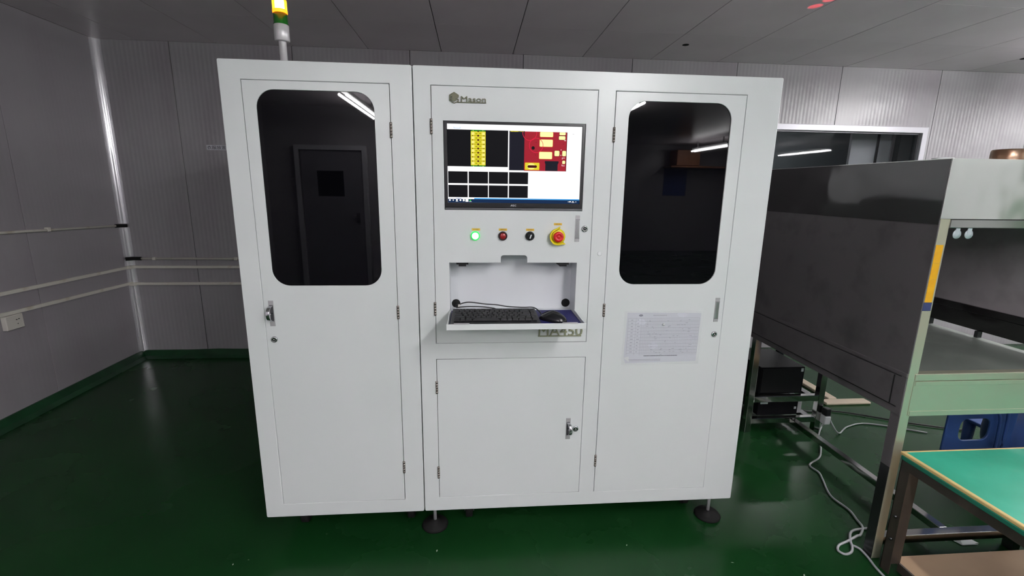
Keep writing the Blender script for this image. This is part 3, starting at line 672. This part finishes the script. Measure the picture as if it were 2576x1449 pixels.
# ---- cables to the keyboard and the mouse
kc=MB().tube(smooth_path([(-.216,.099,1.0135),(-.205,.06,1.018),(-.185,.03,1.032),(-.158,.022,1.037),(-.10,.020,1.030),(-.055,.018,1.027),(-.01,.012,1.021),(.045,.010,1.018),(.088,.004,1.019),(.107,-.02,1.012),(.116,-.052,1.004),(.112,-.066,1.005)]),.0022,8).build('mouse_cable',m_bcable)
tag(kc,'black mouse cable looping over the back of the keyboard','cable')
kc=MB().tube(smooth_path([(-.218,.099,1.008),(-.212,.05,1.008),(-.20,.015,1.019),(-.16,.004,1.024),(-.11,.002,1.023),(-.07,-.006,1.020),(-.06,-.012,1.018)]),.0022,8).build('keyboard_cable',m_bcable)
tag(kc,'short black keyboard cable running into the left grommet hole','cable')
ty=MB().box(-.206,-.198,.025,.050,1.011,1.022).build('cable_tie',m_outlet,bevel=.001); tag(ty,'pale cable tie at the left end of the keyboard cables','cable tie')
# ---- paper in clear pouch
pp=thing('document_pouch',(.62,-.004,.775),'clear plastic pouch with a printed record sheet stuck on the right machine door','document')
def wav(x,z): return -.0035-.0016*math.sin(x*34+z*19)-.0012*math.sin(z*57-x*11)
def sheet(x0,x1,z0,z1,nx,nz,f,name,mat,par,sk=0):
    b=bmesh.new(); g=[[b.verts.new((x0+(x1-x0)*i/nx+sk*(j/nz),f(x0+(x1-x0)*i/nx,z0+(z1-z0)*j/nz),z0+(z1-z0)*j/nz)) for i in range(nx+1)] for j in range(nz+1)]
    for j in range(nz):
        for i in range(nx): fc=b.faces.new((g[j][i],g[j][i+1],g[j+1][i+1],g[j+1][i])); fc.smooth=True
    me=bpy.data.meshes.new(name); b.to_mesh(me); b.free(); return finish(me,name,mat,par)
sheet(.456,.783,.776,1.003,20,14,wav,'pouch_film',m_pouch,pp)
a=Art(-.0012)
pz0,pz1,px0,px1=.781,.996,.4660,.7745
a.poly([(px0+.007,pz0),(px1-.004,pz0+.006),(px1+.001,pz1-.004),(px0+.003,pz1),(px0-.002,pz0+.024)],m_paper,0)
a.poly([(px0-.002,pz0+.024),(px0+.022,pz0+.006),(px0+.020,pz0+.029)],m_white,2)
for k in range(12): z=.972-k*.0135; a.r(.474,.770,z-.0003,z+.0003,m_ink,1)
for k in range(40):
    z=.966-k*.0042; a.r(.529,.768,z-.00012,z+.00012,m_ink,1) if k<37 else None
for x in (.474,.506,.528,.770): a.r(x-.0003,x+.0003,.816,.972,m_ink,1)
for k in range(34): x=.532+k*.0070; a.r(x-.00012,x+.00012,.816,.968,m_ink,1)
for k in range(11):
    z=.965-k*.0135; a.r(.486,.494+random.uniform(0,.004),z-.0009,z+.0009,m_ink,2).r(.512,.518+random.uniform(0,.005),z-.0009,z+.0009,m_ink,2)
x=.575
while x<.632: wd=random.uniform(.002,.005); a.r(x,x+wd,.9830,.9850,m_ink,2); x+=wd+.0014
a.disc(.5250,.9840,.0085,m_ink,2,16,.55)
x=.548
while x<.690: wd=random.uniform(.002,.006); a.r(x,x+wd,.8110,.8140,m_ink2,2); x+=wd+.0012
for k in range(60):
    x=.545+random.random()*.20; z=.966-.0042*random.randrange(36); a.r(x,x+random.uniform(.003,.012),z-.0022,z-.0010,m_ink,2)
for z in (.797,.792): a.r(.485,.620,z-.0007,z+.0005,m_ink,2)
a.build('record_sheet',pp)
MB().lathe((.620,-.006,.9465),(0,-1,0),[(0,0),(.0058,0),(.0050,.0025),(0,.003)],16).build('press_stud',m_white,pp)
# ---- signal tower
tw=thing('signal_tower',(-.890,.3,ZT),'silver stack light glowing amber over green on top of the machine','signal light')
MB().lathe((-.890,.3,ZT),(0,0,1),[(0,0),(.030,0),(.030,.004),(.0145,.006),(.0140,.145)],24).build('pole',m_towersil,tw)
MB().lathe((-.890,.3,2.026),(0,0,1),[(.012,.002),(.0255,0),(.0280,.003),(.0282,.058),(.0262,.060),(0,.060)],32).build('lamp_base',m_towersil,tw)
MB().lathe((-.890,.3,2.086),(0,0,1),[(.0270,0),(.0270,.003),(.0255,.004),(.0255,.040),(.0,.041)],32).build('green_lens',m_lens_g,tw)
MB().lathe((-.890,.3,2.127),(0,0,1),[(.0262,0),(.0272,.001),(.0272,.011),(.0262,.012),(0,.012)],32).build('amber_ring',m_lens_o,tw)
MB().lathe((-.890,.3,2.1392),(0,0,1),[(.0262,0),(.0262,.0345)],32).build('amber_lens',m_lens_y,tw)
MB().lathe((-.890,.3,2.1395),(0,0,1),[(0,0),(.0165,0),(.0165,.034),(0,.034)],24).build('lamp_core',m_lens_core,tw)
MB().lathe((-.890,.3,2.174),(0,0,1),[(.0255,0),(.0255,.041),(.0265,.044),(.0265,.052),(.012,.058),(0,.059)],32).build('red_lens',M('tower_red_lens',(.3,.01,.01),.25),tw)
# ---- feet and castors
def foot(x,y,parent):
    MB().lathe((x,y,0),(0,0,1),[(0,0),(.056,0),(.058,.006),(.050,.016),(.020,.024),(.018,.030),(0,.030)],32).build('levelling_foot',m_blackrub,parent)
    MB().tube([(x,y,.02),(x,y,ZB+.004)],.0075,12).build('foot_spindle',m_handle,parent)
def castor(x,y,parent):
    MB().lathe((x-.016,y,.036),(1,0,0),[(0,0),(.030,0),(.036,.004),(.036,.028),(.030,.032),(0,.032)],28).build('castor_wheel',m_blackrub,parent)
    MB().box(x-.022,x-.018,y-.018,y+.018,.034,.100).box(x+.018,x+.022,y-.018,y+.018,.034,.100).box(x-.03,x+.03,y-.03,y+.03,.100,ZB).build('castor_fork',m_steel_dk,parent,bevel=.002)
foot(-.319,.075,cr); foot(.935,.060,cr); castor(-.168,.13,cr); castor(.86,.16,cr)
castor(-.895,.14,cl); castor(-.430,.14,cl)
foot(-.319,.80,cr); foot(.935,.80,cr); castor(-.895,.8,cl); castor(-.43,.8,cl)

# ------------------------------------------------------------------ stainless hood bench
HX0,HX1,HY0,HY1=1.486,2.28,-.235,1.30
hb=thing('stainless_hood_bench',(1.88,.5,0),'tall stainless steel hooded bench right of the machine, open front','bench')
MB().box(HX0,HX0+.004,HY0,HY1,.812,1.386).build('side_panel',m_ssd,hb)
MB().box(HX0-.0025,HX0+.001,HY0,HY1,1.372,1.595).build('side_band',m_ssdp,hb,bevel=.001)
MB().box(HX0-.0015,HX0+.003,HY0+.001,HY1,.796,.812).box(HX0-.0035,HX0+.001,HY0+.05,HY1,.672,.790).box(HX0-.001,HX0+.004,HY0,HY1,.640,.796).build('side_apron',m_ssd,hb,bevel=.0015)
MB().box(HX0,2.296,HY0-.002,HY0+.002,1.392,1.597).build('front_fascia',m_ssp,hb)
MB().box(HX0,2.296,HY0,HY1,1.594,1.597).build('hood_roof',m_ssp,hb)
MB().box(HX0+.04,2.296,HY0-.004,HY0+.03,1.360,1.390).build('front_lip',m_tube,hb,bevel=.002)
MB().box(2.283,2.286,HY0+.03,HY1,.948,1.594).build('inner_side_panel',m_ssin,hb)
MB().box(2.272,2.286,HY0+.03,HY1,.915,.948).box(2.276,2.290,HY0+.03,HY1,.835,.914).build('inner_side_rail',m_ssdp,hb,bevel=.002)
for y in (-.05,.20,.44,.8): MB().box(2.262,2.285,y-.008,y+.008,.805,.836).build('rail_spacer',m_tubed,hb)
MB().box(HX0+.005,2.29,HY0+.03,HY1,.795,.803).build('bench_top',m_sst,hb)
MB().box(HX0+.03,2.296,HY0-.003,HY0+.030,.783,.812).build('front_edge',m_ssl,hb,bevel=.003)
MB().box(HX0+.03,2.296,HY0-.002,HY0+.004,.642,.782).build('front_apron',m_ssl,hb)
MB().box(HX0+.035,2.296,HY0-.004,HY0+.000,.640,.660).box(HX0+.035,2.296,HY0-.004,HY0+.0,.764,.782).build('apron_trim',m_ssl,hb,bevel=.001)
for z in (.7945,.6705): MB().box(HX0-.0042,HX0-.0030,HY0+.02,HY1,z-.0012,z+.0012).build('apron_seam',m_blackrub,hb)
MB().box(HX0-.0042,HX0-.001,HY0+.048,HY0+.051,.672,.79).build('apron_seam',m_blackrub,hb)
# front posts
MB().box(HX0+.004,HX0+.042,HY0,HY0+.040,0.0,1.392).build('leg',[m_ssl],hb,bevel=.002)
MB().box(HX0+.002,HX0+.004,HY0+.001,HY0+.041,.42,.640).build('leg_film',m_ssd,hb)
MB().box(HX0+.002,HX0+.004,HY0+.001,HY0+.041,0.0,.4195).build('leg_film',m_tubed,hb)
MB().box(2.125,2.165,HY0,HY0+.040,0,.64).build('leg',m_tubed,hb,bevel=.002)
MB().box(HX0+.04,2.125,HY0+.002,HY0+.038,.063,.100).build('cross_rail',m_tube,hb,bevel=.002)
MB().box(1.815,1.850,HY0+.038,.76,.068,.100).build('stretcher',m_tube,hb,bevel=.002)
# middle frame carrying the computers
for x in (1.543,2.003): MB().box(x,x+.038,.78,.818,0,.640).build('leg',m_tube,hb,bevel=.002)
MB().box(1.581,2.003,.782,.816,.055,.090).build('cross_rail',m_tube,hb,bevel=.002)
MB().box(1.581,2.003,.782,.816,.198,.236).build('cross_rail',m_tube,hb,bevel=.002)
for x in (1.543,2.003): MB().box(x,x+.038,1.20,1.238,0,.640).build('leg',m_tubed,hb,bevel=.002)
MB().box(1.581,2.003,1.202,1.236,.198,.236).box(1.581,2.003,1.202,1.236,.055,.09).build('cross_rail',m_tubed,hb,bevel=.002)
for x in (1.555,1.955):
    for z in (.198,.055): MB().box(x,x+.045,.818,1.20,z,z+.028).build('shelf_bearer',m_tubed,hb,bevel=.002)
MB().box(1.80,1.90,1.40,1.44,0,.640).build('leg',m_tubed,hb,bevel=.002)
# tape on the front post
MB().box(HX0+.006,HX0+.034,HY0-.0012,HY0+.002,1.235,1.300).build('yellow_tape',m_tape,hb)
MB().box(HX0+.006,HX0+.034,HY0-.0016,HY0+.002,1.175,1.2345).build('yellow_tape',m_tape,hb)
MB().box(HX0+.006,HX0+.034,HY0-.0012,HY0+.002,1.090,1.1745).build('yellow_tape',m_tape,hb)
MB().box(HX0+.004,HX0+.036,HY0-.0010,HY0+.002,1.058,1.0895).build('blue_tape',m_bluetape,hb)
for x in (1.566,1.612):
    o=MB().lathe((x,HY0+.004,1.338),(0,-1,0),[(0,0),(.016,0),(.016,.002),(0,.0022)],20).box(x-.008,x+.008,HY0+.001,HY0+.003,1.338,1.362).build('white_hanger',M('hanger_plastic',(.50,.56,.60),.4) if x<1.6 else bpy.data.materials['hanger_plastic'],hb)
# copper roll on the hood
rl=MB().lathe((2.222,.2,1.597),(0,0,1),[(.030,0),(.058,0),(.062,.004),(.062,.070),(.058,.076),(.038,.076),(.036,.072),(.030,.004)],36).build('copper_roll',m_copper); tag(rl,'low brown copper coloured roll lying on top of the steel hood','roll')
lid=MB().lathe((1.52,-.17,1.597),(0,0,1),[(0,0),(.030,0),(.032,.003),(.030,.005),(0,.006)],24).build('white_disc',m_white); tag(lid,'thin white disc at the near corner of the hood roof','disc')

# computers on the frame
pc=thing('upper_computer_case',(1.77,.98,.236),'black computer case lying on the upper rail under the steel bench','computer')
MB().box(1.628,1.915,.822,1.16,.2365,.412).build('case_shell',m_case,pc,bevel=.003)
MB().box(1.640,1.903,.8195,.822,.246,.402).build('front_panel',m_blackpl,pc,bevel=.001)
MB().box(1.890,1.905,.8185,.8200,.382,.404).build('case_sticker',m_scrap,pc)
pc=thing('lower_computer_case',(1.77,.98,.085),'black box on the lower rail beneath the computer case','computer')
MB().box(1.640,1.905,.822,1.14,.0905,.192).build('case_shell',m_case,pc,bevel=.003)
MB().box(1.652,1.700,.8190,.8220,.168,.191).build('case_label',m_scrap,pc)
a_=MB().box(1.880,1.893,.8190,.8220,.130,.145).build('case_button',m_white,pc)
bx=MB().box(1.915,1.945,.84,1.10,.0905,.19).build('white_carton',m_white,bevel=.002); tag(bx,'slim white carton beside the lower black box','carton')
# plug adapter on the post
ad=thing('plug_adapter',(2.045,.76,.08),'black and white plug adapter hanging at the steel post','adapter')
MB().box(2.030,2.066,.735,.775,.115,.165).build('adapter_body',m_blackpl,ad,bevel=.006)
MB().box(2.028,2.068,.733,.777,.060,.115).build('plug_body',m_white,ad,bevel=.006)
# floor ducts
t=MB().box(2.41,2.48,1.175,2.22,0,.022).build('long_floor_duct',m_duct,bevel=.008); tag(t,'long cream floor cable duct running back under the steel bench','cable duct')
t=MB().box(2.34,2.68,1.10,1.17,0,.020).build('short_floor_duct',m_duct,bevel=.008); tag(t,'short cream floor duct lying crosswise behind the bench frame','cable duct')
# floor cables
t=MB().tube(smooth_path([(2.05,.75,.07),(2.07,.80,.012),(1.955,.679,.006),(1.91,.60,.006),(1.858,.53,.006),(1.80,.47,.006),(1.699,.408,.006),(1.70,.34,.006),(1.674,.277,.006),(1.618,.151,.006),(1.627,.048,.006),(1.61,-.02,.006),(1.595,-.069,.007),(1.545,-.115,.010),(1.518,-.126,.014),(1.455,-.150,.012),(1.405,-.165,.008),(1.380,-.190,.006),(1.392,-.212,.006),(1.425,-.205,.006),(1.452,-.180,.007),(1.478,-.135,.014),(1.53,-.09,.010),(1.62,-.075,.006)],8),.0050,10).build('grey_floor_cable',m_cable)
tag(t,'pale grey cable snaking over the green floor to a loop by the bench leg','cable')
t=MB().tube(smooth_path([(1.46,-.165,.006),(1.478,-.188,.006),(1.475,-.235,.006),(1.462,-.29,.006),(1.46,-.36,.006),(1.48,-.46,.006),(1.47,-.6,.006)],6),.0048,10).build('near_floor_cable',m_cable)
tag(t,'grey cable end on the floor passing the brown table leg','cable')
t=MB().tube(smooth_path([(1.93,1.19,.24),(2.0,1.10,.03),(2.12,1.02,.008),(2.35,1.0,.008),(2.7,.82,.008),(3.0,.7,.008)],6),.005,8).build('black_floor_cable',m_bcable); tag(t,'black cable lying behind the bench frame','cable')
t=MB().tube(smooth_path([(2.06,.74,.10),(2.12,.72,.01),(2.25,.80,.006),(2.42,.83,.006),(2.7,.7,.006)],6),.0045,8).build('thin_floor_cable',m_cable); tag(t,'thin grey cable from the plug adapter towards the right','cable')

# ------------------------------------------------------------------ green mat table
mt=thing('green_mat_table',(2.0,-.7,0),'low brown steel table with teal green mat at the right edge','table')
TX0,TX1,TY0,TY1,TZ=1.476,2.70,-1.15,-.272,.512
MB().box(TX0+.018,TX1,TY0,TY1-.006,TZ-.004,TZ).build('table_mat',m_matg,mt)
MB().box(TX0+.004,TX0+.020,TY0,TY1,TZ-.010,TZ+.003).box(TX0+.020,TX1,TY1-.008,TY1,TZ-.008,TZ+.002).build('mat_edging',m_matedge,mt,bevel=.003)
MB().box(TX0+.001,TX0+.012,TY0,TY1-.01,TZ-.024,TZ-.008).build('mat_overhang',m_matdk,mt,bevel=.002)
MB().box(TX0+.012,TX1,TY0,TY1-.004,TZ-.018,TZ-.006).build('table_board',m_brown,mt)
MB().box(TX0+.010,TX0+.014,TY0,TY1-.01,TZ-.062,TZ-.018).box(TX0+.05,TX1,TY1-.02,TY1-.012,TZ-.058,TZ-.018).build('table_frame',m_brown,mt)
for x,y in ((TX0+.012,TY1-.045),(TX0+.012,TY0+.02),(TX1-.06,TY1-.045),(TX1-.06,TY0+.02)):
    MB().box(x,x+.004,y,y+.040,0,TZ-.018).box(x,x+.040,y+.036,y+.040,0,TZ-.018).build('leg',m_brown,mt,bevel=.001)
MB().box(TX0+.010,TX0+.052,TY1-.046,TY1-.041,.05,TZ-.06).build('leg_stiffener',m_brown,mt)
for z in (.20,.30): MB().lathe((TX0+.012,TY1-.028,z-.05),(-1,0,0),[(.007,0),(.007,.004),(.003,.008),(0,.008)],8).build('bolt',m_tubed,mt)
MB().box(TX0+.055,TX1-.07,TY0,TY1-.012,.036,.050).build('lower_shelf',m_board,mt)
MB().box(TX0+.045,TX0+.053,TY0+.03,TY1-.045,.016,.052).box(TX0+.05,TX1-.07,TY0,TY1-.050,.018,.034).build('shelf_frame',m_brown,mt)
fm=MB().quad([(1.995,-.262,.40),(2.09,-.262,.33),(2.07,-.262,.20),(1.99,-.262,.21)]).build('hanging_film',m_film); tag(fm,'scrap of clear film hanging under the green mat table','plastic film')
sp_=MB(); v=[(1.925,-.150,.004),(1.945,-.195,.006),(2.020,-.196,.010),(2.000,-.178,.016),(1.955,-.165,.022)]
sp_.quad(v); sp_.quad([(1.925,-.150,.0035),(1.945,-.195,.0025),(2.020,-.196,.003),(1.93,-.150,.003)])
tag(sp_.build('paper_scrap',m_scrap),'crumpled white scrap on the floor beneath the low steel rail','paper scrap')
# ------------------------------------------------------------------ blue plastic chair
ch=thing('blue_plastic_chair',(2.36,.22,0),'blue moulded plastic chair standing behind the green mat table','chair')
bk=plate('armrest',[rrect(2.045,2.40,.20,.60,.09,8),rrect(2.115,2.268,.345,.455,.035,6)],.055,.066,m_stool,ch,bevel=.004)
MB().tube(smooth_path([(2.292,.035,.24),(2.290,.035,.40),(2.270,.035,.49),(2.19,.04,.52)],6),.006,8).build('armrest_rib',m_stool,ch)
MB().tube(smooth_path([(2.325,.035,.23),(2.325,.035,.42),(2.30,.035,.53),(2.2,.04,.56)],6),.006,8).build('armrest_rib',m_stool,ch)
b=bmesh.new(); bmesh.ops.create_uvsphere(b,u_segments=20,v_segments=12,radius=1)
for v in b.verts: v.co=Vector((2.50+v.co.x*.15,.12+v.co.y*.10,.36+v.co.z*.22))
me=bpy.data.meshes.new('seat_shell'); b.to_mesh(me); b.free(); finish(me,'seat_shell',m_stool,ch,smooth=True)
MB().box(2.62,2.86,.10,.46,.225,.245).build('seat',m_stool,ch,bevel=.008)
for x,y in ((2.65,.13),(2.83,.13),(2.65,.44),(2.83,.44)):
    MB().lathe((x,y,0),(0,0,1),[(0,0),(.020,0),(.028,.24),(0,.24)],12).build('leg',m_stool,ch)

# ------------------------------------------------------------------ floor debris
spots_=[(-1.02,-.17),(-.96,-.22),(-.60,-.22),(-.48,-.215),(-.10,-.25),(.42,-.28),(.50,-.10),(.9,-.22),(-1.1,-.10),(-.3,-.08),(1.15,-.3),(-1.05,-.08),(.75,-.32),(-.75,-.28),(-.68,-.26),(-1.12,-.3)]
deb=MB()
for x,y in spots_:
    a0=random.uniform(0,PI); l=random.uniform(.004,.009); dx,dy=math.cos(a0)*l,math.sin(a0)*l
    deb.quad([(x-dx,y-dy,.0012),(x+dy*.4,y-dx*.4,.0008),(x+dx,y+dy,.0012),(x-dy*.4,y+dx*.4,.0025)])
o=deb.build('floor_debris',m_speck); tag(o,'scattered pale specks of debris on the green floor in front of the machine','debris',kind='stuff')
